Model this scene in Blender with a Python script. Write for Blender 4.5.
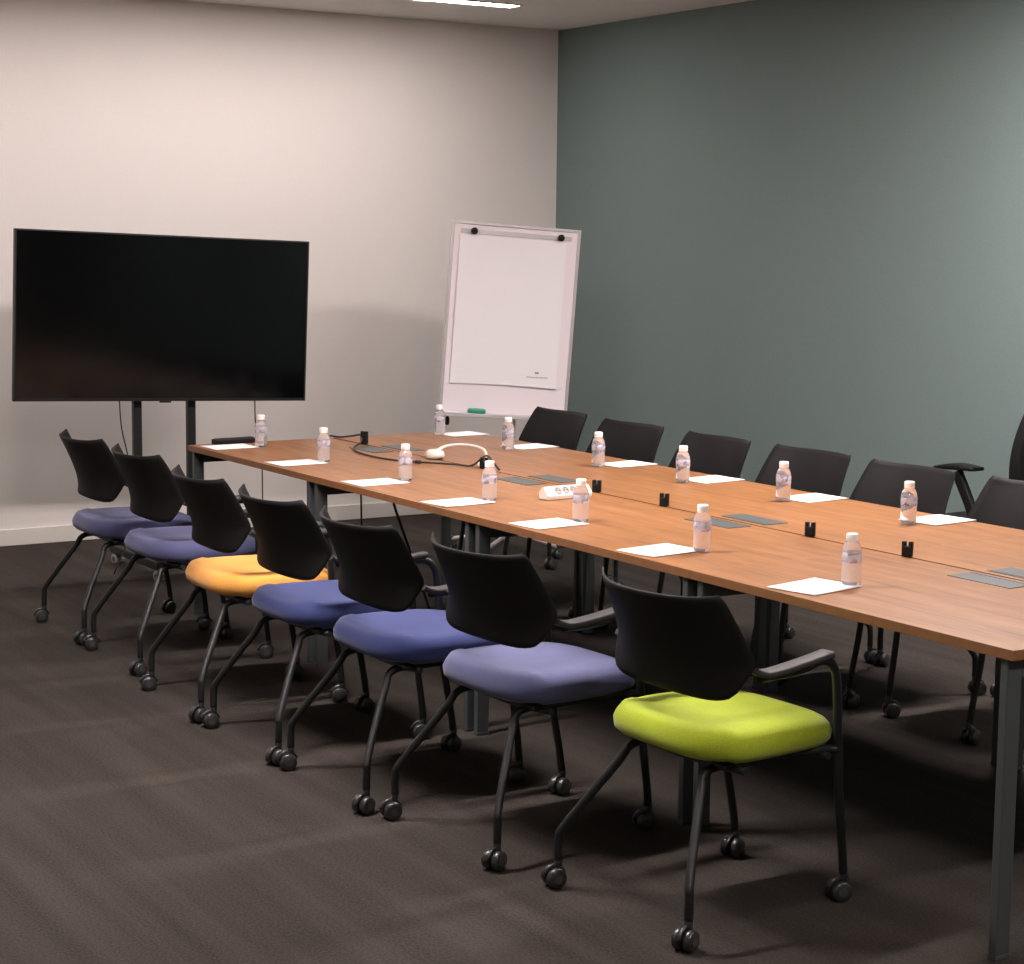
import bpy, bmesh, math, random
from mathutils import Vector, Matrix
for o in list(bpy.data.objects): bpy.data.objects.remove(o)
SC = bpy.context.scene
COL = SC.collection
PI = math.pi
# ------------------------------------------------------------------ camera
cam = bpy.data.objects.new('camera', bpy.data.cameras.new('camera'))
COL.objects.link(cam)
cam.data.sensor_fit = 'HORIZONTAL'; cam.data.sensor_width = 36.0
cam.data.lens = 1919.8 / 1024 * 36.0
cam.data.clip_start = 0.05
rt = Vector((0.529784, 0.848067, 0.010556)); up = Vector((-0.112933, 0.058203, 0.991896)); fw = Vector((-0.840580, 0.526683, -0.126610))
cam.matrix_world = Matrix(((rt.x, up.x, -fw.x, 7.7978), (rt.y, up.y, -fw.y, -3.2181), (rt.z, up.z, -fw.z, 1.6547), (0, 0, 0, 1)))
SC.camera = cam
# ------------------------------------------------------------------ world, exposure
w = bpy.data.worlds.new('world'); SC.world = w; w.use_nodes = True
w.node_tree.nodes['Background'].inputs[0].default_value = (0.5, 0.5, 0.5, 1)
w.node_tree.nodes['Background'].inputs[1].default_value = 0.02
SC.view_settings.view_transform = 'Standard'; SC.view_settings.look = 'None'
SC.view_settings.gamma = 1.0; SC.view_settings.use_curve_mapping = False
SC.view_settings.exposure = 0.0
LIGHT = 350.0; LIGHT_FAR = 38.0; LIGHT_NEAR = 140.0            # emission of the ceiling light strips
LIGHT_COL = (1.0, 0.90, 0.885)
# ------------------------------------------------------------------ materials
def new_mat(name):
    m = bpy.data.materials.new(name); m.use_nodes = True
    return m, m.node_tree.nodes, m.node_tree.links, m.node_tree.nodes['Principled BSDF']
def plain(name, col, rough=.5, metal=0, bump=0, bscale=300, var=0, spec=.5):
    m, N, L, b = new_mat(name)
    b.inputs['Base Color'].default_value = (*col, 1); b.inputs['Roughness'].default_value = rough
    b.inputs['Metallic'].default_value = metal; b.inputs['Specular IOR Level'].default_value = spec
    tc = N.new('ShaderNodeTexCoord')
    if bump or var:
        n = N.new('ShaderNodeTexNoise'); n.inputs['Scale'].default_value = bscale; n.inputs['Detail'].default_value = 3
        L.new(tc.outputs['Object'], n.inputs['Vector'])
    if bump:
        bp = N.new('ShaderNodeBump'); bp.inputs['Strength'].default_value = bump; bp.inputs['Distance'].default_value = .002
        L.new(n.outputs['Fac'], bp.inputs['Height']); L.new(bp.outputs['Normal'], b.inputs['Normal'])
    if var:
        r = N.new('ShaderNodeValToRGB')
        r.color_ramp.elements[0].position = .3; r.color_ramp.elements[1].position = .7
        r.color_ramp.elements[0].color = (*[c*(1-var) for c in col], 1); r.color_ramp.elements[1].color = (*[min(1, c*(1+var)) for c in col], 1)
        L.new(n.outputs['Fac'], r.inputs['Fac']); L.new(r.outputs['Color'], b.inputs['Base Color'])
    return m
M = {}
M['wall_white'] = plain('white wall paint', (.80, .748, .705), .9, bump=.25, bscale=180, var=.02)
M['wall_green'] = plain('green grey wall covering', (.155, .207, .200), .85, bump=.35, bscale=160, var=.05)
M['ceiling'] = plain('ceiling paint', (.78, .75, .71), .9, bump=.1)
M['base'] = plain('white skirting', (.74, .70, .64), .5)
M['black'] = plain('black plastic', (.006, .006, .006), .55, bump=.15, bscale=900, spec=.25)
M['black_back'] = plain('black moulded backrest plastic', (.0065, .0058, .0055), .6, bump=.2, bscale=700, spec=.22)
M['frame'] = plain('black painted steel', (.012, .012, .0125), .45, spec=.4)
M['arm'] = plain('dark soft armrest pad', (.032, .030, .029), .6, spec=.4)
M['wheel'] = plain('castor plastic', (.025, .025, .026), .3, spec=.7)
M['hub'] = plain('castor hub grey', (.05, .05, .05), .35)
M['graphite'] = plain('graphite table leg', (.055, .061, .063), .45)
M['flap'] = plain('grey cable flap', (.068, .080, .082), .45)
M['screen'] = plain('black glass screen', (.0015, .0015, .0018), .12, spec=.35)
M['bezel'] = plain('black bezel', (.004, .004, .004), .4)
M['paper'] = plain('white paper', (.95, .93, .92), .8)
M['pad'] = plain('flip chart paper', (.97, .93, .94), .8)
M['board'] = plain('glossy white board', (.95, .86, .88), .3)
M['alu'] = plain('pale aluminium', (.62, .58, .58), .35, metal=.4)
M['white_plastic'] = plain('white plastic', (.66, .63, .57), .35)
M['green_plastic'] = plain('green plastic', (.02, .28, .17), .4)
M['cap'] = plain('white bottle cap', (.9, .87, .82), .4)
M['cable'] = plain('black cable', (.02, .015, .013), .5)
M['grey_print'] = plain('grey print', (.35, .32, .34), .7)
M['hubface'] = plain('shadow grey socket ring', (.26, .24, .22), .5)
M['strap'] = plain('grey castor', (.3, .29, .27), .5)
def fabric(name, col):
    m, N, L, b = new_mat(name)
    tc = N.new('ShaderNodeTexCoord')
    n = N.new('ShaderNodeTexNoise'); n.inputs['Scale'].default_value = 420; n.inputs['Detail'].default_value = 2
    n2 = N.new('ShaderNodeTexNoise'); n2.inputs['Scale'].default_value = 9
    L.new(tc.outputs['Object'], n.inputs['Vector']); L.new(tc.outputs['Object'], n2.inputs['Vector'])
    r = N.new('ShaderNodeValToRGB'); r.color_ramp.elements[0].position = .35; r.color_ramp.elements[1].position = .65
    r.color_ramp.elements[0].color = (*[c*.78 for c in col], 1); r.color_ramp.elements[1].color = (*[min(1, c*1.2) for c in col], 1)
    mx = N.new('ShaderNodeMix'); mx.data_type = 'FLOAT'; mx.inputs[0].default_value = .3
    L.new(n.outputs['Fac'], mx.inputs[2]); L.new(n2.outputs['Fac'], mx.inputs[3])
    L.new(mx.outputs[0], r.inputs['Fac']); L.new(r.outputs['Color'], b.inputs['Base Color'])
    b.inputs['Roughness'].default_value = .95; b.inputs['Specular IOR Level'].default_value = .15
    b.inputs['Sheen Weight'].default_value = .25; b.inputs['Sheen Roughness'].default_value = .4
    bp = N.new('ShaderNodeBump'); bp.inputs['Strength'].default_value = .4; bp.inputs['Distance'].default_value = .001
    L.new(n.outputs['Fac'], bp.inputs['Height']); L.new(bp.outputs['Normal'], b.inputs['Normal'])
    return m
M['blue_grey'] = fabric('violet blue seat fabric', (.082, .086, .178))
M['blue'] = fabric('deep blue seat fabric', (.040, .052, .150))
M['lavender'] = fabric('pale violet blue seat fabric', (.100, .107, .205))
M['orange'] = fabric('orange seat fabric', (.74, .34, .075))
M['lime'] = fabric('lime green seat fabric', (.35, .43, .028))
# wood
m, N, L, b = new_mat('honey wood laminate'); M['wood'] = m
tc = N.new('ShaderNodeTexCoord'); mp = N.new('ShaderNodeMapping'); mp.inputs['Scale'].default_value = (1.3, 14, 14)
L.new(tc.outputs['Object'], mp.inputs['Vector'])
oi = N.new('ShaderNodeObjectInfo'); va = N.new('ShaderNodeVectorMath'); va.operation = 'ADD'
L.new(oi.outputs['Location'], va.inputs[1]); L.new(mp.outputs['Vector'], va.inputs[0])
n = N.new('ShaderNodeTexNoise'); n.inputs['Scale'].default_value = 1.6; n.inputs['Detail'].default_value = 8; n.inputs['Roughness'].default_value = .6; n.inputs['Distortion'].default_value = .6
L.new(va.outputs[0], n.inputs['Vector'])
mp2 = N.new('ShaderNodeMapping'); mp2.inputs['Scale'].default_value = (4, 90, 90); L.new(tc.outputs['Object'], mp2.inputs['Vector'])
nf = N.new('ShaderNodeTexNoise'); nf.inputs['Scale'].default_value = 2; nf.inputs['Detail'].default_value = 4; L.new(mp2.outputs['Vector'], nf.inputs['Vector'])
mx = N.new('ShaderNodeMix'); mx.data_type = 'FLOAT'; mx.inputs[0].default_value = .35
L.new(n.outputs['Fac'], mx.inputs[2]); L.new(nf.outputs['Fac'], mx.inputs[3])
r = N.new('ShaderNodeValToRGB'); e = r.color_ramp.elements
e[0].position = .34; e[0].color = (.150, .058, .019, 1); e[1].position = .66; e[1].color = (.360, .163, .064, 1)
k = e.new(.5); k.color = (.270, .115, .040, 1)
L.new(mx.outputs[0], r.inputs['Fac']); L.new(r.outputs['Color'], b.inputs['Base Color'])
b.inputs['Roughness'].default_value = .40; b.inputs['Specular IOR Level'].default_value = .36
M['wood_edge'] = plain('wood edge band', (.20, .088, .032), .5, var=.1, bscale=30)
# carpet
m, N, L, b = new_mat('dark brown grey carpet'); M['carpet'] = m
tc = N.new('ShaderNodeTexCoord')
n = N.new('ShaderNodeTexNoise'); n.inputs['Scale'].default_value = 130; n.inputs['Detail'].default_value = 4; n.inputs['Roughness'].default_value = .7
mp = N.new('ShaderNodeMapping'); mp.inputs['Scale'].default_value = (.5, 9, 1); L.new(tc.outputs['Object'], mp.inputs['Vector'])
n2 = N.new('ShaderNodeTexNoise'); n2.inputs['Scale'].default_value = 1.2; n2.inputs['Detail'].default_value = 3; L.new(mp.outputs['Vector'], n2.inputs['Vector'])
L.new(tc.outputs['Object'], n.inputs['Vector'])
mx = N.new('ShaderNodeMix'); mx.data_type = 'FLOAT'; mx.inputs[0].default_value = .3
L.new(n.outputs['Fac'], mx.inputs[2]); L.new(n2.outputs['Fac'], mx.inputs[3])
r = N.new('ShaderNodeValToRGB'); r.color_ramp.elements[0].position = .35; r.color_ramp.elements[1].position = .65
r.color_ramp.elements[0].color = (.022, .0185, .0165, 1); r.color_ramp.elements[1].color = (.066, .055, .047, 1)
L.new(mx.outputs[0], r.inputs['Fac']); L.new(r.outputs['Color'], b.inputs['Base Color'])
b.inputs['Roughness'].default_value = 1; b.inputs['Specular IOR Level'].default_value = .1
bp = N.new('ShaderNodeBump'); bp.inputs['Strength'].default_value = .6; bp.inputs['Distance'].default_value = .004
L.new(n.outputs['Fac'], bp.inputs['Height']); L.new(bp.outputs['Normal'], b.inputs['Normal'])
# clear plastic bottle
m, N, L, b = new_mat('clear bottle plastic with water'); M['bottle'] = m
b.inputs['Base Color'].default_value = (.97, .95, .97, 1); b.inputs['Transmission Weight'].default_value = .80
b.inputs['IOR'].default_value = 1.22; b.inputs['Roughness'].default_value = .08
# bottle label: pale band with blue violet blots
m, N, L, b = new_mat('printed bottle label'); M['label'] = m
tc = N.new('ShaderNodeTexCoord'); n = N.new('ShaderNodeTexNoise'); n.inputs['Scale'].default_value = 42; n.inputs['Detail'].default_value = 1
L.new(tc.outputs['Object'], n.inputs['Vector'])
r = N.new('ShaderNodeValToRGB'); r.color_ramp.elements[0].position = .44; r.color_ramp.elements[1].position = .56
r.color_ramp.elements[0].color = (.36, .34, .52, 1); r.color_ramp.elements[1].color = (.72, .66, .72, 1)
L.new(n.outputs['Fac'], r.inputs['Fac']); L.new(r.outputs['Color'], b.inputs['Base Color'])
b.inputs['Roughness'].default_value = .35; b.inputs['Alpha'].default_value = .38
# lamp diffusers, each row of strips with its own dimming
for nm_, st_ in (('lamp', LIGHT), ('lamp_far', LIGHT_FAR), ('lamp_near', LIGHT_NEAR)):
    m, N, L, b = new_mat(nm_ + ' diffuser'); M[nm_] = m
    b.inputs['Base Color'].default_value = (.9, .9, .9, 1); b.inputs['Emission Color'].default_value = (*LIGHT_COL, 1); b.inputs['Emission Strength'].default_value = st_
# ------------------------------------------------------------------ mesh helpers
def link(name, bm, mat, parent=None, loc=(0, 0, 0), smooth=False, bevel=0):
    bmesh.ops.recalc_face_normals(bm, faces=bm.faces)
    me = bpy.data.meshes.new(name); bm.to_mesh(me); bm.free()
    if smooth:
        for p in me.polygons: p.use_smooth = True
    for mm in (mat if isinstance(mat, (list, tuple)) else [mat]): me.materials.append(M[mm])
    o = bpy.data.objects.new(name, me); COL.objects.link(o); o.location = loc
    if parent: o.parent = parent
    if smooth == 'auto' or bevel:
        pass
    return o
def tag(o, label=None, cat=None, group=None, kind=None):
    for k_, v_ in (('label', label), ('category', cat), ('group', group), ('kind', kind)):
        if v_: o[k_] = v_
    return o
def empty(name, loc=(0, 0, 0), rz=0, **kw):
    o = bpy.data.objects.new(name, None); COL.objects.link(o); o.location = loc; o.rotation_euler = (0, 0, rz); o.empty_display_size = .1
    return tag(o, **kw)
def box(bm, x0, x1, y0, y1, z0, z1, bev=0, mi=0):
    r_ = bmesh.ops.create_cube(bm, size=1)
    vs = r_['verts']
    for v in vs:
        v.co = Vector(((x0+x1)/2 + v.co.x*(x1-x0), (y0+y1)/2 + v.co.y*(y1-y0), (z0+z1)/2 + v.co.z*(z1-z0)))
    fs = set(f for v in vs for f in v.link_faces)
    for f in fs: f.material_index = mi
    if bev:
        es = set(e_ for v in vs for e_ in v.link_edges)
        bmesh.ops.bevel(bm, geom=list(es), offset=bev, segments=2, affect='EDGES', profile=.5)
def smooth_path(P, n=6):
    P = [Vector(p) for p in P]
    if len(P) < 3: return P
    out = []
    Q = [P[0]*2-P[1]] + P + [P[-1]*2-P[-2]]
    for i in range(1, len(Q)-2):
        a, b_, c, d = Q[i-1], Q[i], Q[i+1], Q[i+2]
        for k_ in range(n):
            t = k_/n
            out.append(.5*((2*b_)+(c-a)*t+(2*a-5*b_+4*c-d)*t*t+(3*b_-a-3*c+d)*t**3))
    out.append(P[-1]); return out
def sweep(bm, P, prof, up0=Vector((0, 0, 1)), mi=0):
    """sweep closed profile [(a,b)] along P; a along side axis, b along 'up' axis; scale list allowed"""
    n_ = len(P); rings = []
    prev = None
    for i, p in enumerate(P):
        t = (P[min(i+1, n_-1)] - P[max(i-1, 0)]).normalized()
        if prev is None:
            u_ = up0 - t*up0.dot(t)
            if u_.length < 1e-3: u_ = Vector((1, 0, 0)) - t*t.x
        else:
            u_ = prev - t*prev.dot(t)
        u_.normalize(); prev = u_
        s_ = t.cross(u_)
        pr = prof(i/(n_-1)) if callable(prof) else prof
        rings.append([bm.verts.new(p + s_*a + u_*b_) for a, b_ in pr])
    k_ = len(rings[0])
    for i in range(n_-1):
        for j in range(k_):
            f = bm.faces.new((rings[i][j], rings[i][(j+1) % k_], rings[i+1][(j+1) % k_], rings[i+1][j])); f.material_index = mi; f.smooth = True
    for rr in (rings[0], rings[-1]):
        f = bm.faces.new(rr); f.material_index = mi
def circ(r_, n_=10): return [(r_*math.cos(2*PI*i/n_), r_*math.sin(2*PI*i/n_)) for i in range(n_)]
def rrect(a, b_, r_, n_=3):
    out = []
    for cx, cy, s0 in ((a-r_, b_-r_, 0), (-a+r_, b_-r_, PI/2), (-a+r_, -b_+r_, PI), (a-r_, -b_+r_, 1.5*PI)):
        for i in range(n_+1):
            t = s0 + PI/2*i/n_; out.append((cx+r_*math.cos(t), cy+r_*math.sin(t)))
    return out
def tube(bm, P, r_, n_=10, sm=6, mi=0): sweep(bm, smooth_path(P, sm), circ(r_, n_), mi=mi)
def lathe(bm, prof, n_=20, mat=Matrix.Identity(4), mi=0, smooth=True):
    rings = []
    for rr, z in prof:
        rings.append([bm.verts.new(mat @ Vector((rr*math.cos(2*PI*i/n_), rr*math.sin(2*PI*i/n_), z))) for i in range(n_)])
    for i in range(len(rings)-1):
        for j in range(n_):
            f = bm.faces.new((rings[i][j], rings[i][(j+1) % n_], rings[i+1][(j+1) % n_], rings[i+1][j])); f.material_index = mi; f.smooth = smooth
    for rr in (rings[0], rings[-1]):
        f = bm.faces.new(rr); f.material_index = mi
def kids(o): return [c for c in bpy.data.objects if c.parent == o]
def copy_tree(o, parent=None, seat_mat=None):
    c = o.copy(); COL.objects.link(c)
    if parent: c.parent = parent
    for k_ in list(KIDS.get(o.name, [])) or kids(o): copy_tree(k_, c)
    return c
KIDS = {}
# ------------------------------------------------------------------ room shell
XW, YG, HC = -2.157, 3.317, 2.901
X1, Y0 = 11.0, -5.5
def slab(name, x0, x1, y0, y1, z0, z1, mat):
    bm = bmesh.new(); box(bm, x0, x1, y0, y1, z0, z1)
    return tag(link(name, bm, mat), kind='structure')
slab('floor', XW-.1, X1+.1, Y0-.1, YG+.1, -.1, 0, 'carpet')
slab('ceiling', XW-.1, X1+.1, Y0-.1, YG+.1, HC, HC+.1, 'ceiling')
slab('wall_far', XW-.1, XW, Y0-.1, YG+.1, 0, HC, 'wall_white')
slab('wall_right', XW, X1+.1, YG, YG+.1, 0, HC, 'wall_green')
slab('wall_left', XW, X1+.1, Y0-.1, Y0, 0, HC, 'wall_white')
slab('wall_near', X1, X1+.1, Y0, YG, 0, HC, 'wall_white')
def base(name, x0, x1, y0, y1):
    bm = bmesh.new(); box(bm, x0, x1, y0, y1, 0, .088, .003)
    return tag(link(name, bm, 'base'), kind='structure')
base('baseboard_far', XW, XW+.014, Y0, YG); base('baseboard_right', XW+.014, X1, YG-.014, YG)
# ceiling light strips: long luminaires running across the room
def light_strip(x, y, label, hl=.62):
    t = tag(empty('ceiling_light', (x, y, HC)), label, 'ceiling light', 'ceiling light strips')
    bm = bmesh.new()
    for (p, q_, r_, u_) in ((-.065, -.055, -hl, hl), (.055, .065, -hl, hl), (-.055, .055, -hl, -hl+.01), (-.055, .055, hl-.01, hl)):
        box(bm, p, q_, r_, u_, -.006, 0)
    link('trim_frame', bm, 'white_plastic', t)
    bm = bmesh.new(); box(bm, -.055, .055, -hl+.01, hl-.01, -.005, -.0005); link('diffuser', bm, 'lamp_near' if x > 5 else 'lamp' if x > 0 else 'lamp_far', t)
light_strip(-1.255, 1.23, 'ceiling light strip whose glowing end shows at the top edge of the photo', 1.22)
light_strip(-1.255, -1.6, 'ceiling light strip above and left of the television, out of frame', 1.22)
light_strip(2.68, 1.83, 'ceiling light strip over the middle of the right table edge, out of frame')
light_strip(2.68, -1.2, 'ceiling light strip over the left row of coloured chairs, out of frame')
light_strip(6.55, 1.83, 'ceiling light strip between the camera and the green wall, out of frame')
light_strip(6.55, -1.2, 'ceiling light strip right above the camera, out of frame')
# ------------------------------------------------------------------ chair
def make_backrest():
    bm = bmesh.new(); nu, nv = 28, 16
    def P(s, t, off):
        wtab = [(0, .218), (.05, .234), (.15, .248), (.30, .262), (.38, .262), (.6, .251), (.9, .237), (.97, .233), (1, .224)]
        for i in range(len(wtab)-1):
            if t <= wtab[i+1][0] + 1e-9:
                a, b_ = wtab[i], wtab[i+1]; w_ = a[1] + (b_[1]-a[1])*(t-a[0])/(b_[0]-a[0]); break
        z = .560 + .257*t
        y = -.166 - .055*t - .045*t*t
        sag = .022 + .066*min(1, t/.34) if t < .34 else .088 - .016*(t-.34)
        a = abs(s)
        y += sag*(a**2.2)
        z += (.012*t)*a**6 + .012*(1-t)*a**8
        # thin rim, thicker middle
        return Vector((s*w_, y - off*(1-.65*a**4), z))
    F = [[bm.verts.new(P(-1+2*i/nu, j/nv, 0)) for j in range(nv+1)] for i in range(nu+1)]
    B = [[bm.verts.new(P(-1+2*i/nu, j/nv, .011)) for j in range(nv+1)] for i in range(nu+1)]
    for i in range(nu):
        for j in range(nv):
            f = bm.faces.new((F[i][j], F[i+1][j], F[i+1][j+1], F[i][j+1])); f.smooth = True
            f = bm.faces.new((B[i][j], B[i][j+1], B[i+1][j+1], B[i+1][j])); f.smooth = True
    for i in range(nu):
        bm.faces.new((F[i][0], B[i][0], B[i+1][0], F[i+1][0])); bm.faces.new((F[i][nv], F[i+1][nv], B[i+1][nv], B[i][nv]))
    for j in range(nv):
        bm.faces.new((F[0][j], F[0][j+1], B[0][j+1], B[0][j])); bm.faces.new((F[nu][j], B[nu][j], B[nu][j+1], F[nu][j+1]))
    return bm
def make_seat():
    bm = bmesh.new(); n_ = 56
    cy, hy = .030, .240
    def foot(th, f):
        c, s_ = math.cos(th), math.sin(th)
        ex = 2/3.6
        x = math.copysign(abs(c)**ex, c); y = math.copysign(abs(s_)**ex, s_)
        hx = .232 - .012*y
        return x*hx*f, cy + y*hy*f
    prof = [(.0, .478), (.3, .478), (.55, .480), (.75, .481), (.87, .479), (.93, .473), (.975, .462), (1.0, .446), (.99, .427), (.95, .412), (.86, .403), (.5, .400)]
    rings = []
    for f, z in prof:
        rr = []
        for i in range(n_):
            x, y = foot(2*PI*i/n_, max(f, .02))
            zz = z
            yy = (y-cy)/hy
            if yy > .3: zz -= .014*((yy-.3)/.7)**2          # waterfall front
            if yy < -.6 and f < .96: zz += .006
            if z > .44: zz += .012*(x/.23)**2*(1-max(0, yy))*(.5)  # slight dish
            rr.append(bm.verts.new((x, y, zz)))
        rings.append(rr)
    for i in range(len(rings)-1):
        for j in range(n_):
            f = bm.faces.new((rings[i][j], rings[i][(j+1) % n_], rings[i+1][(j+1) % n_], rings[i+1][j])); f.smooth = True
    for rr in (rings[0], rings[-1]): bm.faces.new(rr).smooth = True
    return bm
def make_castor(sx, ang):
    """twin wheel castor, stem at origin, floor at z=0"""
    bm = bmesh.new()
    R_ = Matrix.Rotation(ang, 4, 'Z')
    for s_ in (-1, 1):
        T_ = R_ @ Matrix.Translation((s_*.015, -.012, .0265)) @ Matrix.Rotation(PI/2, 4, 'Y')
        lathe(bm, [(.004, -.011), (.022, -.011), (.026, -.008), (.0265, 0), (.026, .008), (.022, .011), (.004, .011)], 20, T_, 0)
        T2 = R_ @ Matrix.Translation((s_*.0265, -.012, .0265)) @ Matrix.Rotation(PI/2, 4, 'Y')
        lathe(bm, [(.012, -.001), (.012, .001)], 14, T2, 1)
    # hood between the wheels and stem socket
    pts = []
    for i in range(9):
        a = PI*.05 + PI*.9*i/8
        pts.append(R_ @ Vector((0, -.012 + .029*math.cos(a), .0265 + .029*math.sin(a))))
    sweep(bm, pts, rrect(.006, .004, .002, 1), up0=Vector((1, 0, 0)))
    lathe(bm, [(.010, .035), (.011, .075), (.008, .078)], 12)
    return bm
def make_chair():
    root = empty('conference_chair')
    link('seat', make_seat(), 'blue', root, smooth=False)
    bm = bmesh.new()                                           # seat pan and cross tubes
    box(bm, -.19, .19, -.13, .22, .386, .402, .006)
    for y in (-.10, .17): tube(bm, [(-.235, y, .392), (-.1, y, .383), (.1, y, .383), (.235, y, .392)], .009)
    link('seat_frame', bm, 'frame', root)
    link('backrest', make_backrest(), 'black_back', root)
    for s_ in (-1, 1):
        # arm: flat pad that leaves the wing of the back and runs forward
        bm = bmesh.new()
        P = smooth_path([(s_*.254, -.108, .646), (s_*.254, -.090, .637), (s_*.250, -.050, .630), (s_*.238, .06, .638), (s_*.226, .165, .650)], 6)
        sweep(bm, P, rrect(.022, .008, .005, 2), up0=Vector((0, 0, 1)))
        a = link('armrest', bm, 'arm', root)
        # front leg, from the arm to the castor
        bm = bmesh.new()
        tube(bm, [(s_*.252, -.08, .622), (s_*.24, .05, .622), (s_*.227, .140, .634), (s_*.223, .188, .612), (s_*.221, .205, .54), (s_*.217, .224, .30), (s_*.210, .250, .135), (s_*.208, .258, .07)], .0115)
        l = link('leg', bm, 'frame', root)
        c = link('castor', make_castor(s_, -s_*.3), ('wheel', 'hub'), l, (s_*.208, .260, 0))
        # rear leg: vertical stem, bend, slants in under the seat
        bm = bmesh.new()
        tube(bm, [(s_*.262, -.29, .07), (s_*.262, -.289, .125), (s_*.250, -.278, .165), (s_*.166, -.182, .330), (s_*.148, -.148, .380), (s_*.150, -.05, .388), (s_*.20, .16, .40), (s_*.221, .214, .40)], .0115)
        l = link('leg', bm, 'frame', root)
        c = link('castor', make_castor(s_, s_*.25+.1), ('wheel', 'hub'), l, (s_*.262, -.29, 0))
    return root
proto = make_chair()
PK = {}
def snap(o):
    PK[o] = [c for c in bpy.data.objects if c.parent == o]
    for c in PK[o]: snap(c)
snap(proto)
seat_cache = {}
def new_chair(src_is_proto, seat_mat):
    def rec(o, parent):
        c = o.copy(); COL.objects.link(c)
        if parent: c.parent = parent
        if o.name.startswith('seat') and not o.name.startswith('seat_frame'):
            if seat_mat not in seat_cache:
                me = o.data.copy(); me.materials[0] = M[seat_mat]; seat_cache[seat_mat] = me
            c.data = seat_cache[seat_mat]
        for k_ in PK[o]: rec(k_, c)
        return c
    return rec(proto, None)
left = [  # rear castor mid x,y, yaw deg, fabric, label
    (0.164, -0.336, -0.9, 'blue_grey', 'black-backed chair with violet-blue seat, farthest one, closest to the white wall'),
    (0.794, -0.342, -0.8, 'blue_grey', 'black-backed chair with violet-blue seat, second from the screen, just behind the orange-seated chair'),
    (1.568, -0.408, -3.0, 'orange', 'chair with a bright orange seat and black backrest'),
    (2.166, -0.415, -0.6, 'blue', 'black-backed chair with deep blue seat, directly beside the orange-seated chair'),
    (2.762, -0.413, -1.1, 'blue', 'black-backed chair with deep blue seat, beside the pale violet-blue seat'),
    (3.357, -0.362, 2.3, 'lavender', 'black-backed chair with pale violet-blue seat, next to the lime green seated chair'),
    (4.077, -0.277, 2.2, 'lime', 'chair with a lime green seat and black backrest, nearest the camera')]
GL = 'chairs along the left side of the tables'
for i, (x, y, a, mt, lb) in enumerate(left):
    th = math.radians(a)
    c = new_chair(True, mt)
    c.location = (x, y, 0); c.rotation_euler = (0, 0, th)
    tag(c, lb, 'chair', GL)
right = [(0.096, 1.691, -2.0, 'dark-backed chair behind the tables, in front of the lower right corner of the flip chart'),
         (0.758, 1.650, 0.0, 'dark-backed chair behind the tables, second from the flip chart along the green wall'),
         (1.394, 1.630, -3.5, 'dark-backed chair behind the tables, third from the flip chart along the green wall'),
         (1.986, 1.645, -1.0, 'dark-backed chair behind the tables, fourth from the flip chart along the green wall'),
         (2.570, 1.625, -2.0, 'dark-backed chair behind the tables, directly left of the black T-shaped office armrest'),
         (3.158, 1.640, -4.0, "dark-backed chair behind the tables, cut by the photo's right edge")]
for i, (x, y, a, lb) in enumerate(right):
    th = PI + math.radians(a)
    c = new_chair(True, 'blue_grey')
    c.location = (x, y, 0)
    c.rotation_euler = (0, 0, th)
    tag(c, lb, 'chair', 'chairs along the green wall side of the tables')
def wipe(o):
    for k_ in PK[o]: wipe(k_)
    bpy.data.objects.remove(o)
wipe(proto)
# ------------------------------------------------------------------ tables
H = .7415
TL = ['wood-topped table at the far end, nearest the television and flip chart',
      'second wood-topped table from the far end, with the white power strip on it',
      'third wood-topped table from the far end, with grey flaps between two pairs of black clips',
      'wood-topped table nearest the camera, its front corner and full leg in view']
def table(k_):
    x0 = 1.2*k_
    t = tag(empty('meeting_table', (x0+.6, .7, 0)), TL[k_], 'table', 'wood-topped meeting tables pushed end to end')
    for sd in (-1, 1):
        ya, yb = (-.7, -.0065) if sd < 0 else (.0065, .7)
        bm = bmesh.new()
        box(bm, -.5997, .5997, ya, yb, H-.0255, H-.001, .0006, 1)
        for f in bm.faces: f.material_index = 0 if f.normal.z > .9 else 1
        link('tabletop', bm, ('wood', 'wood_edge'), t)
        ya, yb = (-.125, -.028) if sd < 0 else (.028, .125)
        bm = bmesh.new()                      # cable flap with a brush slot
        box(bm, -.19, .04, ya, yb, H-.0012, H+.0012, .0008)
        box(bm, -.185, .035, *((yb-.012, yb-.006) if sd < 0 else (ya+.006, ya+.012)), H+.0011, H+.0022, 0)
        link('cable_flap', bm, 'flap', t)
    for sx in (-1, 1):
        xx = sx*.566
        for yy in (-.668, .580):
            bm = bmesh.new()
            box(bm, xx-.012, xx+.012, yy-.023, yy+.023, .012, H-.0265, .003)
            box(bm, xx-.013, xx+.013, yy-.024, yy+.024, .0, .013, .002)
            link('leg', bm, 'graphite', t)
        bm = bmesh.new(); box(bm, xx-.011, xx+.011, -.6435, .5565, H-.075, H-.0265, .002)
        link('cross_rail', bm, 'graphite', t)
    bm = bmesh.new(); box(bm, -.545, .545, -.20, -.16, H-.060, H-.0265, .002); box(bm, -.545, .545, .16, .20, H-.060, H-.0265, .002)
    link('beam', bm, 'graphite', t)
    bm = bmesh.new(); box(bm, -.5, .5, -.13, .13, H-.14, H-.132, .002)
    for yy in (-.13, .122): box(bm, -.5, .5, yy, yy+.008, H-.14, H-.075, 0)
    for xx in (-.46, .46): box(bm, xx-.01, xx+.01, -.17, -.122, H-.08, H-.05); box(bm, xx-.01, xx+.01, .122, .17, H-.08, H-.05)
    link('cable_tray', bm, 'graphite', t)
for k_ in range(4): table(k_)
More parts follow.
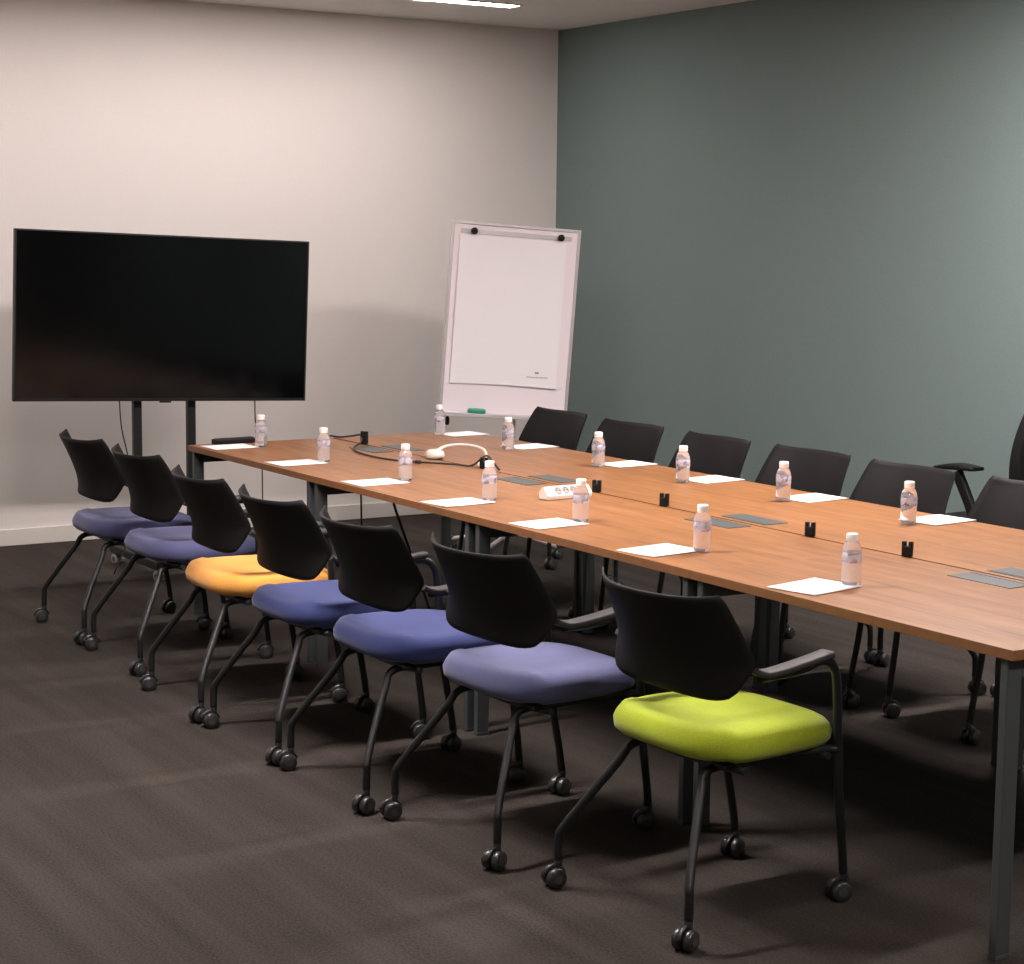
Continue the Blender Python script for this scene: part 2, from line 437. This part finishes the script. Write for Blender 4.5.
# pairs of black prongs on the centre seam
def seam_clip(x, y, label, h=.044):
    bm = bmesh.new()
    box(bm, -.015, .015, -.011, .011, 0, h*.7, .003)
    for s_ in (-1, 1):
        P = smooth_path([(s_*.0095, 0, .010), (s_*.010, 0, h*.6), (s_*.010, .001, h)], 4)
        sweep(bm, P, rrect(.006, .009, .003, 2), up0=Vector((0, 1, 0)))
    o = link('seam_clip', bm, 'black', None, (x, y, H))
    o.rotation_euler = (0, 0, math.radians(30))
    return tag(o, label, 'table clip', 'black clips on the centre seam')
for x, h, lb in ((.31, .056, 'tall black two-pronged clip on the seam at the far end, beside the black cable'),
             (1.33, .045, "black clip on the seam right of the white plug, holding the black cord"),
             (2.12, .044, 'black clip on the seam right behind the white power strip'),
             (2.53, .044, "black clip on the seam just left of the middle pair of grey flaps"),
             (3.29, .044, 'black clip on the seam behind the nearest left-row bottle, left of its twin'),
             (3.72, .044, 'black clip on the seam nearest the camera, below the right-most bottle')):
    seam_clip(x, .702, lb, h)
# ------------------------------------------------------------------ papers
def sheet(x, y, rz, label, group):
    bm = bmesh.new()
    nx, ny = 6, 8; wx, wy = .158, .207
    top = [[None]*(ny+1) for _ in range(nx+1)]; bot = [[None]*(ny+1) for _ in range(nx+1)]
    rnd = random.Random(int(x*1000))
    ph = rnd.random()*6
    for i in range(nx+1):
        for j in range(ny+1):
            a, b_ = i/nx-.5, j/ny-.5
            z = .0006 + .0012*(a*a+b_*b_)*(1+math.sin(ph+3*a))
            top[i][j] = bm.verts.new((a*wx, b_*wy, z+.0012)); bot[i][j] = bm.verts.new((a*wx, b_*wy, z))
    for i in range(nx):
        for j in range(ny):
            bm.faces.new((top[i][j], top[i+1][j], top[i+1][j+1], top[i][j+1])).smooth = True
            bm.faces.new((bot[i][j], bot[i][j+1], bot[i+1][j+1], bot[i+1][j])).smooth = True
    for i in range(nx):
        bm.faces.new((top[i][0], bot[i][0], bot[i+1][0], top[i+1][0])); bm.faces.new((top[i][ny], top[i+1][ny], bot[i+1][ny], bot[i][ny]))
    for j in range(ny):
        bm.faces.new((top[0][j], top[0][j+1], bot[0][j+1], bot[0][j])); bm.faces.new((top[nx][j], bot[nx][j], bot[nx][j+1], top[nx][j+1]))
    o = link('paper_sheet', bm, 'paper', None, (x, y, H+.0003)); o.rotation_euler = (0, 0, math.radians(rz))
    return tag(o, label, 'paper', group)
LP = [(.161, .125, 3), (.823, .125, 4), (1.512, .119, 3), (2.124, .118, 4), (2.693, .122, 6), (3.292, .124, 8), (3.973, .130, 12)]
LPL = ['white sheet before the black box at the screen end', 'white sheet on the left row, second from the screen end',
       "white sheet on the left side, third from the screen end", "white sheet on the left side, fourth from the screen end",
       "white sheet just in front of the white power strip", "white sheet on the left side, second nearest the camera",
       'large white sheet nearest the camera on the left row']
for (x, y, a), lb in zip(LP, LPL): sheet(x, y, a, lb, 'sheets along the left side of the tables')
RP = [(.135, 1.305, 6), (.731, 1.300, 6), (1.465, 1.297, 6), (2.026, 1.297, 7), (2.615, 1.294, 6), (3.228, 1.303, 6)]
RPL = ['white sheet at the flip chart end of the green wall side', 'white sheet on the green wall side, second from the flip chart',
       'white sheet on the green wall side, third from the flip chart', 'white sheet on the green wall side, fourth from the flip chart',
       'white sheet on the green wall side, second from the right edge of the photo', 'white sheet on the green wall side, closest to the right edge of the photo']
for (x, y, a), lb in zip(RP, RPL): sheet(x, y, a, lb, 'sheets along the green wall side of the tables')
# ------------------------------------------------------------------ bottles
def make_bottle():
    root = empty('water_bottle')
    bm = bmesh.new()
    lathe(bm, [(.006, .004), (.018, .001), (.0235, .003), (.0265, .010), (.0270, .020), (.0258, .030), (.0268, .040), (.0255, .050), (.0262, .060), (.0262, .092), (.0255, .098), (.0220, .108), (.0165, .117), (.0135, .122), (.0130, .128), (.0130, .131), (.006, .132)], 28)
    link('body', bm, 'bottle', root)
    bm = bmesh.new()
    lathe(bm, [(.0168, .1195), (.0168, .122), (.0160, .1225), (.0166, .1235), (.0166, .137), (.0150, .1395), (.006, .140)], 28)
    link('cap', bm, 'cap', root)
    bm = bmesh.new()                           # label: open thin band
    n_ = 32
    for r0, z0, r1, z1 in ((.0268, .063, .0268, .090),):
        A = [bm.verts.new((r0*math.cos(2*PI*i/n_), r0*math.sin(2*PI*i/n_), z0)) for i in range(n_)]
        B = [bm.verts.new((r1*math.cos(2*PI*i/n_), r1*math.sin(2*PI*i/n_), z1)) for i in range(n_)]
        C = [bm.verts.new(((r0-.0003)*math.cos(2*PI*i/n_), (r0-.0003)*math.sin(2*PI*i/n_), z0)) for i in range(n_)]
        D = [bm.verts.new(((r1-.0003)*math.cos(2*PI*i/n_), (r1-.0003)*math.sin(2*PI*i/n_), z1)) for i in range(n_)]
        for i in range(n_):
            j = (i+1) % n_
            for q_ in ((A[i], A[j], B[j], B[i]), (C[i], D[i], D[j], C[j]), (A[i], C[i], C[j], A[j]), (B[i], B[j], D[j], D[i])): bm.faces.new(q_).smooth = True
    link('bottle_label', bm, 'label', root)
    return root
pb = make_bottle(); snap(pb)
def bottle(x, y, label, group):
    c = pb.copy(); COL.objects.link(c); c.location = (x, y, H+.0002); c.rotation_euler = (0, 0, x*7)
    for o in PK[pb]:
        d = o.copy(); COL.objects.link(d); d.parent = c
    tag(c, label, 'bottle', group)
LB = [(.221, .246), (.839, .240), (1.524, .240), (2.137, .236), (2.700, .240), (3.364, .222), (3.996, .236)]
LBL = ['small clear water bottle right of the black box at the screen end', 'small clear water bottle standing second from the screen in the left row',
       'small clear water bottle in the left row, beside the loop of black cable', 'small clear water bottle in front of the white cable end and clip',
       'small clear water bottle overlapping the white power strip', "small clear water bottle just left of the middle grey flaps",
       'small clear water bottle nearest the camera']
for (x, y), lb in zip(LB, LBL): bottle(x, y, lb, 'water bottles along the left side')
RB = [(.122, 1.192), (.782, 1.156), (1.475, 1.152), (2.042, 1.149), (2.622, 1.153), (3.243, 1.159)]
RBL = ["small clear water bottle before the flip chart's lower left corner", 'small clear water bottle below the flip chart tray, left of the first dark chair back',
       'small clear water bottle on the green wall side, third from the flip chart', 'small clear water bottle on the green wall side, fourth from the flip chart',
       "small clear water bottle, green wall side, second from the photo's right edge", 'small clear water bottle closest to the right edge of the photo']
for (x, y), lb in zip(RB, RBL): bottle(x, y, lb, 'water bottles along the green wall side')
wipe(pb)
# ------------------------------------------------------------------ power strip, plug, cables
t = tag(empty('power_strip', (2.20, .515, H), math.radians(93)), 'white four-socket power strip lying on the table seam', 'power strip')
bm = bmesh.new()
# wedge body, its socket face tilted
prof = [(-.026, 0), (.030, 0), (.030, .026), (.012, .044), (-.002, .044), (-.026, .018)]
vs0 = [bm.verts.new((-.098, a, b_)) for a, b_ in prof]; vs1 = [bm.verts.new((.098, a, b_)) for a, b_ in prof]
for i in range(6): bm.faces.new((vs0[i], vs0[(i+1) % 6], vs1[(i+1) % 6], vs1[i]))
bm.faces.new(vs0); bm.faces.new(vs1)
bmesh.ops.bevel(bm, geom=bm.edges[:], offset=.003, segments=2, affect='EDGES')
link('body', bm, 'white_plastic', t)
nrm = Vector((0, -.026, .024)).normalized()
for i in range(4):
    bm = bmesh.new()
    T_ = Matrix.Translation(Vector((-.045+.033*i, -.014, .031))) @ nrm.to_track_quat('Z', 'Y').to_matrix().to_4x4()
    lathe(bm, [(.0150, -.001), (.0150, .0018), (.0132, .0022), (.0125, .0006), (.004, .0004)], 20, T_, 0)
    for s_ in (-1, 1): lathe(bm, [(.003, .0002), (.003, .0012)], 8, T_ @ Matrix.Translation((s_*.006, 0, 0)), 1)
    link('socket', bm, ('hubface', 'cable') if 'hubface' in M else ('strap', 'cable'), t)
t = tag(empty('cable_plug', (.94, .70, H)), 'round white plug head lying on the table seam', 'plug')
bm = bmesh.new()
lathe(bm, [(.012, .0006), (.036, .002), (.042, .014), (.039, .028), (.026, .037), (.004, .040)], 20)
link('body', bm, 'white_plastic', t)
bm = bmesh.new()
tube(bm, [(.0, .01, .034), (.0, .06, .050), (.05, .12, .056), (.14, .15, .045), (.21, .12, .018), (.26, .06, .0072), (.315, .025, .0072)], .0062, 8)
link('white_cord', bm, 'white_plastic', t)
bm = bmesh.new()
zc = H+.006
tube(bm, [(-.02, .70, zc), (.08, .70, zc+.004), (.20, .70, zc+.02), (.27, .705, zc+.03), (.36, .66, zc+.01), (.50, .55, zc), (.72, .49, zc), (.95, .50, zc), (1.12, .60, zc), (1.20, .655, zc), (1.30, .665, zc+.006), (1.35, .70, zc+.048), (1.385, .715, zc+.02), (1.43, .712, zc)], .0042, 8)
o = tag(link('black_cable', bm, 'cable'), 'black cord curving over the far tables between the seam clips', 'cable')
bm = bmesh.new(); box(bm, -.014, .014, -.008, .008, -.006, .008, .003)
link('cord_tie', bm, 'cable', o, (1.06, .555, zc))
bm = bmesh.new()
box(bm, -.024, .024, -.10, .10, 0, .022, .004); box(bm, -.018, .018, -.09, .09, .022, .024, .001)
o = tag(link('remote_box', bm, 'black', None, (.028, .205, H)), 'flat black box lying at the screen end of the left table row', 'box')
o.rotation_euler = (0, 0, math.radians(4))
# cords hanging below the left tables
bm = bmesh.new(); tube(bm, [(.95, .35, H-.03), (.94, .36, .5), (.95, .36, .25), (.90, .37, .03), (.84, .42, .006)], .004, 8)
tag(link('hanging_cord', bm, 'cable'), 'thin black cord hanging straight down under the far left table', 'cable')
bm = bmesh.new(); tube(bm, [(1.05, .42, H-.03), (1.09, .43, .58), (1.19, .45, .40), (1.30, .47, .20), (1.38, .5, .01)], .0055, 8)
tag(link('hanging_cord', bm, 'cable'), 'thicker black cord slanting down under the far left table', 'cable')
# ------------------------------------------------------------------ television on a stand
tvR = Matrix.Rotation(PI/2, 4, 'Z') @ Matrix.Rotation(math.radians(1.9), 4, 'Y')
t = tag(empty('television', (-.975, .301, 1.246)), 'large black flat screen television, switched off, on a stand by the white wall', 'television')
t.matrix_world = Matrix.Translation((-.975, .301, 1.246)) @ tvR
WT, HT = 1.50, .80
bm = bmesh.new()
box(bm, -WT/2, WT/2, .004, .028, -HT/2, HT/2, .003)
box(bm, -WT/2+.15, WT/2-.15, .028, .062, -HT/2+.06, HT/2-.12, .01)
link('casing', bm, 'bezel', t)
bm = bmesh.new()
for (a, b_, c, d) in ((-WT/2, WT/2, HT/2-.008, HT/2), (-WT/2, WT/2, -HT/2, -HT/2+.014), (-WT/2, -WT/2+.008, -HT/2, HT/2), (WT/2-.008, WT/2, -HT/2, HT/2)):
    box(bm, a, b_, 0, .0045, c, d)
link('bezel', bm, 'bezel', t)
bm = bmesh.new(); box(bm, -WT/2+.008, WT/2-.008, .0015, .0044, -HT/2+.014, HT/2-.008)
link('screen', bm, 'screen', t)
bm = bmesh.new(); box(bm, -.03, .03, -.001, .006, -HT/2-.008, -HT/2+.002, .002)
link('sensor', bm, 'bezel', t)
# the stand
t = tag(empty('television_stand', (-1.055, .301, 0), PI/2), 'black twin-post stand carrying the television', 'stand')
for xp in (-.130, .150):
    bm = bmesh.new(); box(bm, xp-.021, xp+.021, -.016, .016, .06, 1.45, .003); link('post', bm, 'frame', t)
bm = bmesh.new()
box(bm, -.3, .3, -.0168, -.0161, 1.10, 1.16); box(bm, -.3, .3, -.0168, -.0161, 1.34, 1.40)
link('bracket', bm, 'frame', t)
for xp in (-.130, .150):
    bm = bmesh.new(); box(bm, xp-.025, xp+.025, -.30, .34, .055, .095, .004)
    f = link('foot', bm, 'frame', t)
    for y in (-.26, .31):
        link('castor', make_castor(1, .3), ('strap', 'hub'), f, (xp, y, 0))
bm = bmesh.new(); box(bm, -.13, .093, -.014, .014, .16, .20, .003); link('cross_bar', bm, 'frame', t)
bm = bmesh.new(); tube(bm, [(-1.02, .07, .86), (-1.02, .08, .72), (-1.02, .11, .58), (-1.02, .13, .45), (-1.00, .10, .2), (-1.02, .03, .01)], .0035, 8)
tag(link('television_cable', bm, 'cable'), 'thin dark cable hanging below the left half of the television', 'cable')
bm = bmesh.new(); tube(bm, [(-1.02, .78, .85), (-1.02, .785, .70), (-1.02, .815, .55), (-1.02, .82, .3), (-1.02, .82, .006)], .0035, 8)
tag(link('television_cable', bm, 'cable'), 'thin dark cable hanging below the right half of the television', 'cable')
# ------------------------------------------------------------------ flip chart
FR = Matrix.Rotation(PI/2 - math.radians(15), 4, 'Z') @ Matrix.Rotation(math.radians(3.9), 4, 'Y')
t = tag(empty('flip_chart', (-.697, 2.082, 1.217)), 'white flip chart easel with a paper pad, leaning in the corner of the room', 'flip chart')
t.matrix_world = Matrix.Translation((-.697, 2.082, 1.217)) @ FR
WB, HB = .70, 1.0
bm = bmesh.new(); box(bm, -WB/2+.012, WB/2-.012, 0, .012, -HB/2+.012, HB/2-.012); link('board', bm, 'board', t)
bm = bmesh.new()
for (a, b_, c, d) in ((-WB/2, WB/2, HB/2-.016, HB/2), (-WB/2, WB/2, -HB/2, -HB/2+.018), (-WB/2, -WB/2+.016, -HB/2+.018, HB/2-.016), (WB/2-.016, WB/2, -HB/2+.018, HB/2-.016)):
    box(bm, a, b_, -.008, .016, c, d, .002)
link('board_frame', bm, 'alu', t)
bm = bmesh.new(); box(bm, -WB/2+.01, WB/2-.01, -.060, -.006, -HB/2-.004, -HB/2+.006, .002); box(bm, -WB/2+.01, WB/2-.01, -.060, -.056, -HB/2+.004, -HB/2+.016, .001)
link('tray', bm, 'alu', t)
# paper pad with slight curl
bm = bmesh.new(); nx, nz = 8, 20
px0, px1, pz0, pz1 = -.305, .272, -.335, .430
G = []
for k_ in range(2):
    g_ = [[bm.verts.new((px0+(px1-px0)*i/nx, -.003-.008*(1-k_) - (.006*math.sin(PI*j/nz)+.010*((i/nx)**3)*((1-j/nz)**3) if True else 0), pz0+(pz1-pz0)*j/nz + .004*math.sin(PI*i/nx)*(j == 0))) for j in range(nz+1)] for i in range(nx+1)]
    G.append(g_)
for i in range(nx):
    for j in range(nz):
        for g_ in G: bm.faces.new((g_[i][j], g_[i+1][j], g_[i+1][j+1], g_[i][j+1]))
for i in range(nx):
    for j in (0, nz): bm.faces.new((G[0][i][j], G[1][i][j], G[1][i+1][j], G[0][i+1][j]))
for j in range(nz):
    for i in (0, nx): bm.faces.new((G[0][i][j], G[1][i][j], G[1][i][j+1], G[0][i][j+1]))
pad = link('paper_pad', bm, 'pad', t)
bm = bmesh.new()                               # small printed mark and line in the pad's corner
box(bm, .150, .170, -.0225, -.0218, -.262, -.252)
for i in range(14): box(bm, .105+.0085*i, .105+.0085*i+.006, -.0232, -.0222, -.283+(i % 3)*.0006, -.278)
link('printed_mark', bm, 'grey_print', pad)
for x in (-.235, .235):
    bm = bmesh.new()
    T_ = Matrix.Translation((x, -.004, .452)) @ Matrix.Rotation(PI/2, 4, 'X')
    lathe(bm, [(.008, 0), (.008, .016), (.017, .018), (.018, .030), (.015, .033), (.004, .034)], 16, T_)
    link('pad_knob', bm, 'black', t)
bm = bmesh.new(); box(bm, -.30, .30, -.008, -.004, .438, .462, .001); link('pad_bar', bm, 'alu', t)
bm = bmesh.new(); T_ = Matrix.Translation((-.300, .0, -.535)); lathe(bm, [(.004, -.02), (.012, -.016), (.013, .012), (.006, .03), (.005, .035)], 12, T_); link('adjusting_knob', bm, 'black', t)
# stand: column straight to the floor under the board, star base
inv = t.matrix_world.inverted()
def W2L(p): return inv @ Vector(p)
bc = t.matrix_world @ Vector((.03, .03, 0))
bm = bmesh.new()
tube(bm, [W2L((bc.x, bc.y, 1.15)), W2L((bc.x, bc.y, .6)), W2L((bc.x, bc.y, .08))], .014, 12, 2)
link('column', bm, 'alu', t)
for i in range(5):
    a = 2*PI*i/5 + .3
    e_ = Vector((bc.x + .32*math.cos(a), bc.y + .32*math.sin(a), .062))
    bm = bmesh.new(); tube(bm, [W2L((bc.x, bc.y, .10)), W2L((bc.x+.16*math.cos(a), bc.y+.16*math.sin(a), .085)), W2L(e_)], .012, 8, 3)
    f = link('base_arm', bm, 'alu', t)
    cb = make_castor(1, a)
    cb.transform(inv @ Matrix.Translation((e_.x, e_.y, 0)))
    link('castor', cb, ('wheel', 'hub'), f)
# green eraser on the tray
bm = bmesh.new(); box(bm, -.047, .047, -.018, .018, 0, .030, .010); box(bm, -.045, .045, -.016, .016, -.006, .004, .001, 1)
o = link('whiteboard_eraser', bm, ('green_plastic', 'paper'))
o.matrix_world = t.matrix_world @ Matrix.Translation((-.155, -.034, -HB/2+.0125))
tag(o, 'green board eraser lying on the flip chart tray', 'eraser')
# ------------------------------------------------------------------ office chair by the green wall
t = tag(empty('office_chair', (2.00, 2.86, 0), PI/2+math.radians(5)), "black office chair with T-shaped armrest against the green wall", 'office chair')
bm = bmesh.new()
tube(bm, [(0, 0, .09), (0, 0, .20)], .028, 14, 1); tube(bm, [(0, 0, .19), (0, 0, .42)], .016, 12, 1)
link('gas_column', bm, 'frame', t)
for i in range(5):
    a = 2*PI*i/5 + .2
    bm = bmesh.new()
    P = smooth_path([(.02*math.cos(a), .02*math.sin(a), .115), (.16*math.cos(a), .16*math.sin(a), .105), (.31*math.cos(a), .31*math.sin(a), .075)], 4)
    sweep(bm, P, lambda f: rrect(.024-.010*f, .018-.006*f, .006, 2))
    f = link('base_arm', bm, 'black', t)
    link('castor', make_castor(1, a), ('wheel', 'hub'), f, (.30*math.cos(a), .30*math.sin(a), 0))
bm = bmesh.new(); n_ = 40
prof = [(.05, .475), (.5, .478), (.8, .482), (.93, .474), (1, .452), (.97, .425), (.8, .415), (.05, .413)]
rg = []
for f_, z in prof:
    rg.append([bm.verts.new((math.copysign(abs(math.cos(2*PI*i/n_))**.6, math.cos(2*PI*i/n_))*.245*f_, .03+math.copysign(abs(math.sin(2*PI*i/n_))**.6, math.sin(2*PI*i/n_))*.235*f_, z)) for i in range(n_)])
for i in range(len(rg)-1):
    for j in range(n_): bm.faces.new((rg[i][j], rg[i][(j+1) % n_], rg[i+1][(j+1) % n_], rg[i+1][j])).smooth = True
bm.faces.new(rg[0]); bm.faces.new(rg[-1]); link('seat', bm, 'black', t)
bm = bmesh.new(); nu, nv = 20, 20
def OB(s, tt, off):
    w_ = (.17+.045*math.sin(PI*min(1, tt*1.15)**.8))*(1-.55*max(0, tt-.82)/.18 if tt > .82 else 1)
    z = .53 + .60*tt; y = -.29 - .10*tt + .05*math.sin(PI*tt) + .05*s*s
    return Vector((s*w_, y-off, z))
F_ = [[bm.verts.new(OB(-1+2*i/nu, j/nv, 0)) for j in range(nv+1)] for i in range(nu+1)]
B_ = [[bm.verts.new(OB(-1+2*i/nu, j/nv, .045)) for j in range(nv+1)] for i in range(nu+1)]
for i in range(nu):
    for j in range(nv):
        bm.faces.new((F_[i][j], F_[i+1][j], F_[i+1][j+1], F_[i][j+1])).smooth = True; bm.faces.new((B_[i][j], B_[i][j+1], B_[i+1][j+1], B_[i+1][j])).smooth = True
for i in range(nu):
    for j in (0, nv): bm.faces.new((F_[i][j], B_[i][j], B_[i+1][j], F_[i+1][j]))
for j in range(nv):
    for i in (0, nu): bm.faces.new((F_[i][j], F_[i][j+1], B_[i][j+1], B_[i][j]))
link('backrest', bm, 'black', t)
bm = bmesh.new(); tube(bm, [(0, -.10, .42), (0, -.26, .44), (0, -.34, .55), (0, -.36, .80)], .02, 10); link('back_post', bm, 'black', t)
for s_ in (-1, 1):
    bm = bmesh.new()
    P = smooth_path([(s_*.20, -.13, .405), (s_*.27, -.13, .43), (s_*.275, -.095, .55), (s_*.272, -.01, .70)], 5)
    sweep(bm, P, rrect(.013, .024, .006, 2), up0=Vector((0, 1, 0)))
    link('arm_post', bm, 'black', t)
    bm = bmesh.new(); P = smooth_path([(s_*.272, -.12, .722), (s_*.272, -.01, .724), (s_*.272, .09, .712)], 5)
    sweep(bm, P, lambda f: rrect(.036, .007+.006*math.sin(PI*f), .005, 2)); link('arm_pad', bm, 'black', t)
